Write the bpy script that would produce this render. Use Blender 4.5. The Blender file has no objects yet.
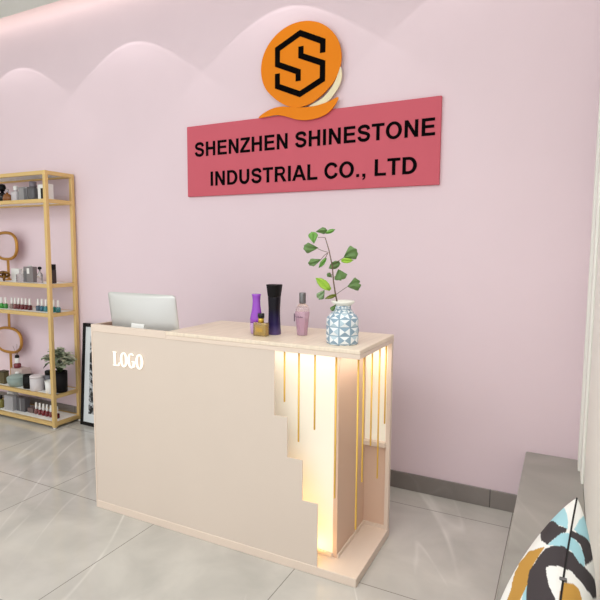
import bpy, bmesh, math, random
from mathutils import Vector, Matrix
random.seed(7)
PI = math.pi
scn = bpy.context.scene
COL = scn.collection

# ------------------------------------------------------------------ materials
def lin(c):
    def f(v):
        v /= 255.0
        return v / 12.92 if v <= 0.04045 else ((v + 0.055) / 1.055) ** 2.4
    return (f(c[0]), f(c[1]), f(c[2]), 1.0)

def mat(name, rgb, rough=0.5, metal=0.0, spec=0.5, trans=0.0, emit=None, estr=0.0, ior=1.45, alpha=1.0, coat=0.0):
    m = bpy.data.materials.new(name); m.use_nodes = True
    b = m.node_tree.nodes['Principled BSDF']
    b.inputs['Base Color'].default_value = lin(rgb)
    b.inputs['Roughness'].default_value = rough
    b.inputs['Metallic'].default_value = metal
    b.inputs['Specular IOR Level'].default_value = spec
    b.inputs['Transmission Weight'].default_value = trans
    b.inputs['IOR'].default_value = ior
    b.inputs['Alpha'].default_value = alpha
    b.inputs['Coat Weight'].default_value = coat
    if emit:
        b.inputs['Emission Color'].default_value = lin(emit)
        b.inputs['Emission Strength'].default_value = estr
    return m

def noisy(m, amount=0.06, scale=(8, 8, 8), detail=4, bump=0.0):
    """multiply the base colour by a soft noise so that the surface is not perfectly even"""
    nt = m.node_tree; b = nt.nodes['Principled BSDF']; c = tuple(b.inputs['Base Color'].default_value)
    tc = nt.nodes.new('ShaderNodeTexCoord'); mp = nt.nodes.new('ShaderNodeMapping'); mp.inputs['Scale'].default_value = scale
    nz = nt.nodes.new('ShaderNodeTexNoise'); nz.inputs['Scale'].default_value = 1.0; nz.inputs['Detail'].default_value = detail
    rp = nt.nodes.new('ShaderNodeValToRGB')
    lo = tuple(max(0, v * (1 - amount)) for v in c[:3]) + (1,); hi = tuple(min(1, v * (1 + amount)) for v in c[:3]) + (1,)
    rp.color_ramp.elements[0].position = 0.3; rp.color_ramp.elements[0].color = lo
    rp.color_ramp.elements[1].position = 0.7; rp.color_ramp.elements[1].color = hi
    L = nt.links.new
    L(tc.outputs['Object'], mp.inputs['Vector']); L(mp.outputs['Vector'], nz.inputs['Vector'])
    L(nz.outputs['Fac'], rp.inputs['Fac']); L(rp.outputs['Color'], b.inputs['Base Color'])
    if bump:
        bp = nt.nodes.new('ShaderNodeBump'); bp.inputs['Strength'].default_value = bump; bp.inputs['Distance'].default_value = 0.002
        L(nz.outputs['Fac'], bp.inputs['Height']); L(bp.outputs['Normal'], b.inputs['Normal'])
    return m

VEIN = math.radians(-60)
def stone(name, dark, light, vein, rough, tile=None, joint=(138, 132, 126), vein_amt=0.5, spec=0.5):
    """polished stone: cloudy noise, thin veins and, if tile is given, a grid of thin joints"""
    m = mat(name, light, rough, spec=spec); nt = m.node_tree; b = nt.nodes['Principled BSDF']; L = nt.links.new
    tc = nt.nodes.new('ShaderNodeTexCoord')
    n1 = nt.nodes.new('ShaderNodeTexNoise'); n1.inputs['Scale'].default_value = 3.0; n1.inputs['Detail'].default_value = 8; n1.inputs['Distortion'].default_value = 0.4
    L(tc.outputs['Object'], n1.inputs['Vector'])
    r1 = nt.nodes.new('ShaderNodeValToRGB'); r1.color_ramp.elements[0].position = 0.3; r1.color_ramp.elements[1].position = 0.72
    r1.color_ramp.elements[0].color = lin(dark); r1.color_ramp.elements[1].color = lin(light)
    L(n1.outputs['Fac'], r1.inputs['Fac'])
    mp = nt.nodes.new('ShaderNodeMapping'); mp.vector_type = 'TEXTURE'; mp.inputs['Rotation'].default_value = (0.0, 0.0, VEIN); mp.inputs['Scale'].default_value = (5.0, 0.8, 1.0)
    L(tc.outputs['Object'], mp.inputs['Vector'])
    n2 = nt.nodes.new('ShaderNodeTexNoise'); n2.inputs['Scale'].default_value = 1.9; n2.inputs['Detail'].default_value = 1.5; n2.inputs['Distortion'].default_value = 0.12
    L(mp.outputs['Vector'], n2.inputs['Vector'])
    s = nt.nodes.new('ShaderNodeMath'); s.operation = 'SUBTRACT'; s.inputs[1].default_value = 0.5; L(n2.outputs['Fac'], s.inputs[0])
    a = nt.nodes.new('ShaderNodeMath'); a.operation = 'ABSOLUTE'; L(s.outputs[0], a.inputs[0])
    r2 = nt.nodes.new('ShaderNodeValToRGB'); r2.color_ramp.elements[0].position = 0.0; r2.color_ramp.elements[1].position = 0.010
    r2.color_ramp.elements[0].color = (vein_amt,) * 3 + (1,); r2.color_ramp.elements[1].color = (0, 0, 0, 1)
    L(a.outputs[0], r2.inputs['Fac'])
    n3 = nt.nodes.new('ShaderNodeTexNoise'); n3.inputs['Scale'].default_value = 1.7; L(tc.outputs['Object'], n3.inputs['Vector'])
    r3 = nt.nodes.new('ShaderNodeValToRGB'); r3.color_ramp.elements[0].position = 0.42; r3.color_ramp.elements[1].position = 0.6
    L(n3.outputs['Fac'], r3.inputs['Fac'])
    mu = nt.nodes.new('ShaderNodeMath'); mu.operation = 'MULTIPLY'; L(r2.outputs['Color'], mu.inputs[0]); L(r3.outputs['Color'], mu.inputs[1])
    mx = nt.nodes.new('ShaderNodeMixRGB'); mx.inputs['Color2'].default_value = lin(vein)
    L(mu.outputs[0], mx.inputs['Fac']); L(r1.outputs['Color'], mx.inputs['Color1'])
    out = mx.outputs['Color']
    if tile:
        tx, ty, ox, oy, w = tile
        sp = nt.nodes.new('ShaderNodeSeparateXYZ'); L(tc.outputs['Object'], sp.inputs[0])
        ds = []
        for ax, t, o in (('X', tx, ox), ('Y', ty, oy)):
            q = nt.nodes.new('ShaderNodeMath'); q.operation = 'SUBTRACT'; q.inputs[1].default_value = o - t / 2; L(sp.outputs[ax], q.inputs[0])
            md = nt.nodes.new('ShaderNodeMath'); md.operation = 'FLOORED_MODULO'; md.inputs[1].default_value = t; L(q.outputs[0], md.inputs[0])
            h = nt.nodes.new('ShaderNodeMath'); h.operation = 'SUBTRACT'; h.inputs[1].default_value = t / 2; L(md.outputs[0], h.inputs[0])
            ab = nt.nodes.new('ShaderNodeMath'); ab.operation = 'ABSOLUTE'; L(h.outputs[0], ab.inputs[0]); ds.append(ab)
        mn = nt.nodes.new('ShaderNodeMath'); mn.operation = 'MINIMUM'; L(ds[0].outputs[0], mn.inputs[0]); L(ds[1].outputs[0], mn.inputs[1])
        lt = nt.nodes.new('ShaderNodeMath'); lt.operation = 'LESS_THAN'; lt.inputs[1].default_value = w / 2; L(mn.outputs[0], lt.inputs[0])
        m2 = nt.nodes.new('ShaderNodeMixRGB'); m2.inputs['Color2'].default_value = lin(joint); L(lt.outputs[0], m2.inputs['Fac']); L(out, m2.inputs['Color1'])
        out = m2.outputs['Color']
    L(out, b.inputs['Base Color'])
    return m

M = {}
M['wall'] = noisy(mat('pink wall paint', (236, 215, 222), 0.75, spec=0.15), 0.012, (2, 2, 2))
M['white_wall'] = mat('white paint', (248, 247, 240), 0.55, spec=0.3)
M['ceiling'] = mat('ceiling paint', (230, 238, 230), 0.8, spec=0.1)
M['floor'] = stone('polished floor tile', (184, 180, 174), (212, 207, 200), (236, 232, 226), 0.10, (0.85, 0.80, -0.302, 0.045, 0.0045), vein_amt=0.55)
M['skirt'] = stone('grey skirting tile', (124, 116, 112), (142, 134, 129), (170, 164, 158), 0.3, (0.85, 9.0, 0.423, 5.0, 0.005), joint=(80, 75, 72), vein_amt=0.25)
M['bench'] = stone('grey bench stone', (146, 143, 136), (170, 166, 159), (188, 184, 177), 0.35, vein_amt=0.2)
M['desk'] = noisy(mat('beige lacquer', (219, 203, 189), 0.45, spec=0.3), 0.01, (3, 3, 3))
M['desk_edge'] = mat('pale peach lacquer', (229, 210, 194), 0.4, spec=0.3)
M['desk_in'] = mat('peach cabinet board', (222, 190, 168), 0.5, spec=0.2)
M['desk_dark'] = mat('brown cabinet board', (176, 148, 130), 0.6, spec=0.2)
M['cream'] = mat('cream board with added glow', (244, 234, 214), 0.6, spec=0.2, emit=(246, 250, 246), estr=0.17)  # even glow added to the board, stands in for light in the niche
M['top'] = noisy(mat('pale wood grain top', (236, 219, 198), 0.35, spec=0.4), 0.06, (60, 5, 5), 6)
M['gold'] = mat('brushed gold', (232, 190, 92), 0.4, 0.5)
M['brass'] = mat('satin brass', (228, 194, 130), 0.42, 0.4)
M['brass_dark'] = mat('antique brass', (190, 140, 70), 0.35, 0.8)
M['shelf_white'] = mat('white shelf board', (252, 250, 246), 0.45)
M['black'] = mat('black satin', (14, 12, 13), 0.5, spec=0.25)
M['blackgloss'] = mat('black gloss', (18, 15, 20), 0.15)
M['white'] = mat('white satin', (240, 238, 235), 0.45)
M['silver'] = mat('silver plastic', (214, 213, 210), 0.35, 0.35)
M['led'] = mat('warm strip light', (255, 226, 150), 0.5, emit=(255, 214, 130), estr=2.0)
M['ledw'] = mat('white strip light', (255, 250, 236), 0.5, emit=(255, 246, 226), estr=2.0)
M['letters'] = mat('lit white letters', (255, 252, 244), 0.5, emit=(255, 246, 232), estr=0.42)
M['halo'] = mat('warm light behind letters', (255, 236, 210), 0.5, emit=(255, 228, 196), estr=2.2)
M['watermark_pink'] = mat('rose sign board', (208, 98, 112), 0.6, spec=0.2)
M['watermark_black'] = mat('black sign lettering', (6, 4, 5), 0.7, spec=0.05)
M['orange'] = mat('orange sign plate', (238, 135, 14), 0.5, spec=0.2)
M['pale_gold'] = mat('pale cream sign plate', (240, 226, 190), 0.5, spec=0.2)

# ------------------------------------------------------------------ mesh helpers
def new_bm(): return bmesh.new()

def box(bm, x0, x1, y0, y1, z0, z1, bevel=0.0, mi=0, seg=1):
    vs = [bm.verts.new((x, y, z)) for z in (z0, z1) for y in (y0, y1) for x in (x0, x1)]
    fs = []
    for q in ((0, 2, 3, 1), (4, 5, 7, 6), (0, 1, 5, 4), (2, 6, 7, 3), (0, 4, 6, 2), (1, 3, 7, 5)):
        f = bm.faces.new([vs[i] for i in q]); f.material_index = mi; fs.append(f)
    if bevel:
        es = list({e for f in fs for e in f.edges})
        r = bmesh.ops.bevel(bm, geom=es, offset=bevel, segments=seg, affect='EDGES', profile=0.5)
        for f in r['faces']: f.material_index = mi
    return vs

def lathe(bm, prof, n=24, c=(0, 0, 0), mi=0, smooth=True, cap=True, sx=1.0, sy=1.0, power=2.0):
    """prof: list of (radius, z) from bottom to top; power > 2 squares off the section"""
    rings = []
    for r, z in prof:
        ring = []
        for i in range(n):
            a = 2 * PI * i / n; ca, sa = math.cos(a), math.sin(a)
            if power != 2.0:
                k = (abs(ca) ** power + abs(sa) ** power) ** (-1 / power)
            else: k = 1
            ring.append(bm.verts.new((c[0] + r * sx * ca * k, c[1] + r * sy * sa * k, c[2] + z)))
        rings.append(ring)
    for a, b in zip(rings, rings[1:]):
        for i in range(n):
            f = bm.faces.new((a[i], a[(i + 1) % n], b[(i + 1) % n], b[i])); f.smooth = smooth; f.material_index = mi
    if cap:
        f = bm.faces.new(rings[0][::-1]); f.material_index = mi
        f = bm.faces.new(rings[-1]); f.material_index = mi
    return rings

def tube(bm, pts, r, n=8, mi=0, closed=False, cap=True, radii=None):
    pts = [Vector(p) for p in pts]; N = len(pts); rings = []; prev = None
    for i, p in enumerate(pts):
        if closed: d = pts[(i + 1) % N] - pts[i - 1]
        else: d = pts[min(i + 1, N - 1)] - pts[max(i - 1, 0)]
        d.normalize()
        if prev is None:
            up = Vector((0, 0, 1)) if abs(d.z) < 0.9 else Vector((1, 0, 0)); s = d.cross(up).normalized()
        else:
            s = prev - d * prev.dot(d); s.normalize()
        prev = s; t = s.cross(d); rr = radii[i] if radii else r
        rings.append([bm.verts.new(p + (s * math.cos(2 * PI * k / n) + t * math.sin(2 * PI * k / n)) * rr) for k in range(n)])
    pairs = list(zip(rings, rings[1:])) + ([(rings[-1], rings[0])] if closed else [])
    for a, b in pairs:
        for k in range(n):
            f = bm.faces.new((a[k], a[(k + 1) % n], b[(k + 1) % n], b[k])); f.smooth = True; f.material_index = mi
    if cap and not closed:
        bm.faces.new(rings[0][::-1]).material_index = mi; bm.faces.new(rings[-1]).material_index = mi

def plate(bm, loop, y0, y1, mi=0):
    """extrude a closed x/z loop between two y values"""
    a = [bm.verts.new((x, y0, z)) for x, z in loop]; b = [bm.verts.new((x, y1, z)) for x, z in loop]; n = len(loop)
    for i in range(n):
        bm.faces.new((a[i], a[(i + 1) % n], b[(i + 1) % n], b[i])).material_index = mi
    for ring in (a, b):
        es = [bm.edges.get((ring[i], ring[(i + 1) % n])) for i in range(n)]
        r = bmesh.ops.triangle_fill(bm, edges=es, use_beauty=True)
        for g in r['geom']:
            if isinstance(g, bmesh.types.BMFace): g.material_index = mi

def ring_plate(bm, outer, inner, y0, y1):
    n = len(outer); R = []
    for loop in (outer, inner):
        for y in (y0, y1): R.append([bm.verts.new((x, y, z)) for x, z in loop])
    of, ob, inf, ib = R
    for i in range(n):
        j = (i + 1) % n
        bm.faces.new((of[i], of[j], inf[j], inf[i])); bm.faces.new((ob[i], ob[j], ib[j], ib[i]))
        bm.faces.new((of[i], of[j], ob[j], ob[i])); bm.faces.new((inf[i], inf[j], ib[j], ib[i]))

def stroke(bm, pts, w, y0, y1, endcuts=(None, None)):
    """flat mitred stroke along an x/z polyline"""
    P = [Vector((p[0], p[1])) for p in pts]; left, right = [], []
    for i, p in enumerate(P):
        d0 = (P[i] - P[i - 1]).normalized() if i else None
        d1 = (P[i + 1] - P[i]).normalized() if i < len(P) - 1 else None
        if d0 is None: nrm = Vector((-d1.y, d1.x)); k = 1
        elif d1 is None: nrm = Vector((-d0.y, d0.x)); k = 1
        else:
            n0 = Vector((-d0.y, d0.x)); n1 = Vector((-d1.y, d1.x)); nrm = (n0 + n1).normalized(); k = 1 / max(0.3, nrm.dot(n0))
        left.append(p + nrm * w / 2 * k); right.append(p - nrm * w / 2 * k)
    for side, c in ((0, endcuts[0]), (-1, endcuts[1])):
        if c: left[side].y += c; right[side].y -= c
    for i in range(len(P) - 1):
        loop = [left[i], left[i + 1], right[i + 1], right[i]]
        plate(bm, [(v.x, v.y) for v in loop], y0, y1)

def obj(name, bm, mats, parent=None, loc=None, smooth_angle=None):
    bmesh.ops.recalc_face_normals(bm, faces=bm.faces)
    me = bpy.data.meshes.new(name); bm.to_mesh(me); bm.free()
    for m in (mats if isinstance(mats, (list, tuple)) else [mats]): me.materials.append(m)
    o = bpy.data.objects.new(name, me); COL.objects.link(o)
    if parent: o.parent = parent
    if loc: o.location = loc
    return o

def tag(o, label, cat, group=None, kind=None):
    o['label'] = label; o['category'] = cat
    if group: o['group'] = group
    if kind: o['kind'] = kind
    return o

SHIFT = (0.040, -0.031)
def thing(name, label, cat, loc=(0, 0, 0), rotz=0, group=None):
    if loc[0] < -2.93: loc = (loc[0] + SHIFT[0], loc[1] + SHIFT[1], loc[2])     # goods on the shelf unit
    o = bpy.data.objects.new(name, None); COL.objects.link(o); o.location = loc; o.rotation_euler = (0, 0, rotz)
    o.empty_display_size = 0.05
    return tag(o, label, cat, group)

def struct(name, bm, m, label=None):
    o = obj(name, bm, m); o['kind'] = 'structure'
    if label: o['label'] = label; o['category'] = name.split('_')[0]
    return o

def dup(root, loc, label):
    r = root.copy(); COL.objects.link(r); r.location = loc; r['label'] = label
    for ch in list(root.children):
        c = ch.copy(); COL.objects.link(c); c.parent = r
    return r

# ------------------------------------------------------------------ the room
WY, RX = 1.042, 0.872
b = new_bm(); box(b, -5.6, 3.2, -4.2, WY + 0.1, -0.06, 0.0)
struct('floor', b, M['floor'], 'grey veined polished stone tile floor with thin dark joints')
b = new_bm(); box(b, -5.6, RX + 0.1, WY, WY + 0.1, 0.0, 3.75)
struct('wall_back', b, M['wall'], 'pink painted back wall washed by scalloped light')
b = new_bm(); box(b, -5.7, -5.6, -4.2, WY + 0.1, 0.0, 3.75)
struct('wall_left', b, M['white_wall'], 'plain white painted left wall')
b = new_bm(); box(b, RX, RX + 0.1, -1.3, WY, 0.0, 3.75)
struct('wall_right', b, M['white_wall'], 'white painted wall at the right edge')
b = new_bm()
for y0, y1, d in ((WY - 0.05, WY - 0.004, 0.012), (WY - 0.17, WY - 0.065, 0.022), (WY - 0.33, WY - 0.20, 0.012)):
    box(b, RX - d, RX, y0, y1, 0.364, 3.3, 0.004)
struct('trim_1', b, M['white_wall'], 'white vertical window casing strips on right wall above bench')
b = new_bm(); box(b, -5.6, 0.60, WY - 0.012, WY, 0.0, 0.1055, 0.002)
struct('baseboard_back', b, M['skirt'], 'dark grey stone baseboard under pink wall')
b = new_bm(); box(b, -5.6, 3.2, -4.2, WY - 0.15, 3.355, 3.42); box(b, -5.6, 3.2, WY - 0.62, WY - 0.60, 3.42, 3.75)
struct('ceiling', b, M['ceiling'], 'pale ceiling panel ending in a light slot before wall')
b = new_bm(); box(b, -5.6, 3.2, -4.2, WY + 0.1, 3.75, 3.80)
struct('trim_2', b, M['ceiling'], 'upper slab closing the light slot')

# bench
t = thing('bench', 'long low grey stone bench beside white right wall', 'bench', (0.736, -0.27, 0))
b = new_bm(); box(b, -0.136, 0.1355, -1.3, 1.3105, 0.300, 0.364, 0.004)
obj('seat_slab', b, M['bench'], t)
b = new_bm(); box(b, -0.116, 0.1355, -1.28, 1.3105, 0.0, 0.2995)
obj('base', b, M['bench'], t)

# ------------------------------------------------------------------ reception desk (front right corner of the base at the origin)
L, D, H = 1.576, 0.4806, 1.05
desk = thing('reception_desk', 'beige reception desk with stepped cutout and hanging gold rods', 'desk', (0, 0, 0))
b = new_bm(); box(b, -L, 0, 0, D, 0, 0.0415, 0.002); obj('plinth', b, M['desk_edge'], desk)
zt = H - 0.039
loop = [(-L + 0.0105, 0.0415), (-0.189, 0.0415), (-0.189, 0.337), (-0.2665, 0.337), (-0.2665, 0.524), (-0.344, 0.524), (-0.344, 0.711), (-0.4125, 0.711), (-0.4125, zt), (-L + 0.0105, zt)]
b = new_bm(); plate(b, loop, 0.003, 0.007); obj('front_panel', b, M['desk'], desk)
b = new_bm(); box(b, -L, -L + 0.010, 0.0, D, 0.0415, zt, 0.002); obj('side_panel', b, M['desk_edge'], desk)
b = new_bm(); box(b, -L + 0.0105, -L + 0.02, 0.008, D - 0.002, 0.0415, H - 0.002); obj('inner_lining', b, M['desk_dark'], desk)
b = new_bm(); box(b, -L, -1.043, 0.0, 0.022, zt, H, 0.002); box(b, -L, -L + 0.010, 0.022, D, zt, H, 0.002); obj('top_rail', b, M['desk_edge'], desk)
b = new_bm(); box(b, -1.043, 0.0, 0.0, D, H - 0.018, H, 0.002); ct = obj('countertop', b, M['top'], desk)
b = new_bm(); box(b, -1.043, 0.0, 0.0, D, zt, H - 0.0185, 0.001); obj('countertop_edge', b, M['desk_edge'], desk)
b = new_bm(); box(b, -L + 0.02, -1.043, 0.03, D - 0.01, 0.74, 0.76); obj('worktop', b, M['desk_dark'], desk)
b = new_bm(); box(b, -1.063, -1.043, 0.022, D - 0.004, 0.0415, zt - 0.0005); obj('divider', b, M['desk_dark'], desk)
# lit niche
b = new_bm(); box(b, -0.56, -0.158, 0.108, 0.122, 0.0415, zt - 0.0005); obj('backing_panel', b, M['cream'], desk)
b = new_bm(); box(b, -0.158, -0.136, 0.106, 0.472, 0.0415, zt - 0.0005, 0.001); obj('cabinet_side', b, M['desk_in'], desk)
b = new_bm(); box(b, -0.136, -0.022, 0.462, 0.4795, 0.0415, 0.488); obj('back_panel', b, M['desk_in'], desk)
b = new_bm(); box(b, -0.136, -0.022, 0.462, 0.4795, 0.4885, zt - 0.0005); obj('back_panel', b, M['cream'], desk)  # light above the ledge is put into this paler, glowing colour
b = new_bm(); box(b, -0.022, -0.001, 0.452, 0.4795, 0.0415, zt - 0.0005, 0.001); obj('corner_post', b, M['desk_edge'], desk)
b = new_bm(); box(b, -0.136, -0.022, 0.436, 0.462, 0.476, 0.500, 0.001); obj('ledge', b, M['desk_edge'], desk)
b = new_bm()
box(b, -0.4, -0.16, 0.100, 0.1075, 0.0418, 0.062); box(b, -0.1355, -0.128, 0.106, 0.462, 0.0418, 0.060); box(b, -0.128, -0.022, 0.454, 0.4615, 0.0418, 0.060)
obj('inner_skirting', b, M['desk_edge'], desk)
b = new_bm(); box(b, -0.365, -0.353, 0.0075, 0.016, 0.06, 0.50); box(b, -0.270, -0.200, 0.0075, 0.016, 0.048, 0.056)
obj('light_strip', b, M['led'], desk)
b = new_bm(); box(b, -0.41, -0.02, 0.060, 0.070, zt - 0.006, zt - 0.0006); box(b, -0.075, -0.065, 0.08, 0.44, zt - 0.006, zt - 0.0006)
obj('light_strip', b, M['ledw'], desk)
for x, y, z in ((-0.366, 0.015, 0.776), (-0.293, 0.015, 0.601), (-0.214, 0.015, 0.670), (-0.113, 0.015, 0.376), (-0.012, 0.015, 0.258),
                (-0.015, 0.092, 0.440), (-0.015, 0.200, 0.570), (-0.015, 0.308, 0.370), (-0.015, 0.406, 0.612)):
    b = new_bm(); lathe(b, [(0.0035, z + 0.001), (0.0042, z + 0.003), (0.0042, zt - 0.0006)], 10, (x, y, 0)); obj('gold_rod', b, M['gold'], desk)

# glowing LOGO letters on the front
def ell(cx, cz, rx, rz, n=28, a0=0.0, a1=2 * PI, closed=True):
    m = n if closed else n + 1
    return [(cx + rx * math.cos(a0 + (a1 - a0) * i / n), cz + rz * math.sin(a0 + (a1 - a0) * i / n)) for i in range(m)]
logo = bpy.data.objects.new('lettering', None); COL.objects.link(logo); logo.parent = desk
z0, z1 = 0.838, 0.914; zc = (z0 + z1) / 2; hz = (z1 - z0) / 2
b = new_bm()   # L
plate(b, [(-1.409, z0), (-1.364, z0), (-1.362, z0 + 0.020), (-1.366, z0 + 0.020), (-1.372, z0 + 0.005), (-1.390, z0 + 0.005), (-1.390, z1 - 0.004), (-1.384, z1 - 0.004), (-1.384, z1), (-1.409, z1), (-1.409, z1 - 0.004), (-1.403, z1 - 0.004), (-1.403, z0 + 0.004), (-1.409, z0 + 0.004)], -0.006, -0.001)
obj('letter', b, M['letters'], logo)
for cx in (-1.331, -1.221):
    b = new_bm(); ring_plate(b, ell(cx, zc, 0.0255, hz + 0.002), ell(cx, zc, 0.0115, hz - 0.004), -0.006, -0.001); obj('letter', b, M['letters'], logo)
b = new_bm()   # G
cx = -1.277
o_ = ell(cx, zc, 0.0255, hz + 0.002, 26, 0.85, 2 * PI - 0.25, False); i_ = ell(cx, zc, 0.0115, hz - 0.004, 26, 0.95, 2 * PI - 0.35, False)
plate(b, o_ + i_[::-1], -0.006, -0.001)
box(b, cx + 0.004, cx + 0.027, -0.0061, -0.0011, zc - 0.006, zc - 0.002); box(b, cx + 0.0125, cx + 0.0235, -0.0062, -0.0012, zc - 0.032, zc - 0.004)
obj('letter', b, M['letters'], logo)

# ------------------------------------------------------------------ wall sign
SY = WY - 0.022  # pasted-on watermark, built as a board on the wall
watermark = thing('watermark_board', 'flat rose pink overlaid company sign board with two lines of black lettering', 'watermark', (-0.816, SY, 1.84))
b = new_bm(); box(b, -0.896, 0.896, 0, 0.022, 0, 0.49, 0.002); obj('board', b, M['watermark_pink'], watermark)
def smooth_line(P, n=5):
    out = []
    for i in range(len(P) - 1):
        p0, p1, p2, p3 = P[max(i - 1, 0)], P[i], P[i + 1], P[min(i + 2, len(P) - 1)]
        for k in range(n):
            q = k / n
            out.append(tuple(0.5 * (2 * p1[j] + (p2[j] - p0[j]) * q + (2 * p0[j] - 5 * p1[j] + 4 * p2[j] - p3[j]) * q ** 2 + (3 * p1[j] - p0[j] - 3 * p2[j] + p3[j]) * q ** 3) for j in (0, 1)))
    return out + [P[-1]]
def band(pts, w):
    P = [Vector(p) for p in pts]; A_, B2 = [], []
    for i, p in enumerate(P):
        d = (P[min(i + 1, len(P) - 1)] - P[max(i - 1, 0)]).normalized(); n_ = Vector((-d.y, d.x)) * w / 2
        A_.append(tuple(p + n_)); B2.append(tuple(p - n_))
    return A_ + B2[::-1]
def arc(cx, cz, rx, rz, a0, a1, n=14): return [(cx + rx * math.cos(math.radians(a0 + (a1 - a0) * i / n)), cz + rz * math.sin(math.radians(a0 + (a1 - a0) * i / n))) for i in range(n + 1)]
def glyph(c):
    """advance, list of solid loops and list of (outer, inner) rings of a bold sans capital of height 1"""
    k, h = 0.205, 0.172
    if c == 'S': return 0.93, [band(smooth_line([(0.765, 0.70), (0.715, 0.835), (0.60, 0.905), (0.465, 0.915), (0.31, 0.885), (0.205, 0.80), (0.185, 0.70), (0.25, 0.60), (0.40, 0.54), (0.58, 0.49), (0.73, 0.41), (0.765, 0.30), (0.71, 0.165), (0.57, 0.092), (0.44, 0.085), (0.28, 0.125), (0.19, 0.215), (0.155, 0.31)]), 0.195)], []
    if c == 'H': return 1.0, [[(0.1, 0), (0.1 + k, 0), (0.1 + k, 0.43), (0.9 - k, 0.43), (0.9 - k, 0), (0.9, 0), (0.9, 1), (0.9 - k, 1), (0.9 - k, 0.61), (0.1 + k, 0.61), (0.1 + k, 1), (0.1, 1)]], []
    if c == 'E': return 0.93, [[(0.1, 0), (0.87, 0), (0.87, h), (0.1 + k, h), (0.1 + k, 0.435), (0.81, 0.435), (0.81, 0.605), (0.1 + k, 0.605), (0.1 + k, 1 - h), (0.845, 1 - h), (0.845, 1), (0.1, 1)]], []
    if c == 'N': return 1.0, [[(0.1, 0), (0.1 + k - 0.01, 0), (0.1 + k - 0.01, 0.65), (0.9 - k, 0), (0.9, 0), (0.9, 1), (0.91 - k, 1), (0.91 - k, 0.34), (0.1 + k, 1), (0.1, 1)]], []
    if c == 'Z': return 0.85, [[(0.03, 0), (0.82, 0), (0.82, h), (0.29, h), (0.80, 0.845), (0.80, 1), (0.07, 1), (0.07, 1 - h), (0.53, 1 - h), (0.03, 0.165)]], []
    if c == 'I': return 0.39, [[(0.09, 0), (0.09 + k, 0), (0.09 + k, 1), (0.09, 1)]], []
    if c == 'T': return 0.85, [[(0.425 - k / 2, 0), (0.425 + k / 2, 0), (0.425 + k / 2, 1 - h), (0.82, 1 - h), (0.82, 1), (0.03, 1), (0.03, 1 - h), (0.425 - k / 2, 1 - h)]], []
    if c == 'L': return 0.85, [[(0.1, 0), (0.81, 0), (0.81, h), (0.1 + k, h), (0.1 + k, 1), (0.1, 1)]], []
    if c == 'U': return 1.0, [band([(0.2, 1), (0.2, 0.7)] + arc(0.5, 0.40, 0.30, 0.315, 180, 360, 18) + [(0.8, 0.7), (0.8, 1)], k)], []
    if c == 'O':
        return 1.085, [], [(arc(0.5425, 0.5, 0.485, 0.515, 0, 360, 36)[:-1], arc(0.5425, 0.5, 0.275, 0.34, 0, 360, 36)[:-1])]
    if c == 'C': return 1.0, [band([(0.86, 0.335)] + arc(0.53, 0.5, 0.385, 0.425, 318, 42, 26)[0:0] + [(0.53 + 0.385 * math.cos(math.radians(a)), 0.5 + 0.425 * math.sin(math.radians(a))) for a in range(-40, -325, -11)] + [(0.845, 0.70)], 0.195)], []
    if c == 'D':
        n = 16
        return 1.0, [], [([(0.1, 0)] + arc(0.48, 0.5, 0.47, 0.5, -90, 90, n) + [(0.1, 1)], [(0.1 + k, h)] + arc(0.46, 0.5, 0.275, 0.5 - h, -90, 90, n) + [(0.1 + k, 1 - h)])]
    if c == 'R': return 1.0, [[(0.1, 0), (0.1 + k, 0), (0.1 + k, 1), (0.1, 1)], band([(0.1 + k - 0.02, 0.915), (0.55, 0.915)] + arc(0.57, 0.705, 0.215, 0.21, 85, -85, 12) + [(0.5, 0.495), (0.1 + k - 0.02, 0.495)], 0.17),
                             [(0.40, 0.45), (0.50, 0.40), (0.735, 0), (0.98, 0), (0.70, 0.44), (0.58, 0.47)]], []
    if c == 'A': return 1.0, [[(0.0, 0), (0.215, 0), (0.505, 0.77), (0.79, 0), (1.01, 0), (0.61, 1), (0.395, 1)], [(0.25, 0.225), (0.75, 0.225), (0.69, 0.395), (0.31, 0.395)]], []
    if c == '.': return 0.39, [[(0.1, 0), (0.1 + k * 0.95, 0), (0.1 + k * 0.95, 0.19), (0.1, 0.19)]], []
    if c == ',': return 0.39, [[(0.1, 0), (0.2, 0), (0.19, -0.07), (0.11, -0.12), (0.13, -0.20), (0.25, -0.13), (0.30, -0.02), (0.30, 0.19), (0.1, 0.19)]], []
    return 0.39, [], []
def lettering(s, xa, xb, z0_, cap, y, m, parent):
    line = bpy.data.objects.new('lettering', None); COL.objects.link(line); line.parent = parent
    tot = sum(glyph(c)[0] for c in s) - 0.2; k = (xb - xa) / tot; x = xa - 0.1 * k
    for c in s:
        adv, loops, rings_ = glyph(c)
        if loops or rings_:
            b = new_bm()
            for lp in loops: plate(b, [(x + px * k, z0_ + pz * cap) for px, pz in lp], y - 0.002, y)
            for o2, i2 in rings_: ring_plate(b, [(x + px * k, z0_ + pz * cap) for px, pz in o2], [(x + px * k, z0_ + pz * cap) for px, pz in i2], y - 0.002, y)
            obj('letter', b, m, line)
        x += adv * k
lettering('SHENZHEN SHINESTONE', -0.822, 0.862, 2.165 - 1.84 - 0.049, 0.098, -0.0004, M['watermark_black'], watermark)
lettering('INDUSTRIAL CO., LTD', -0.690, 0.762, 1.957 - 1.84 - 0.049, 0.098, -0.0004, M['watermark_black'], watermark)

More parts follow.
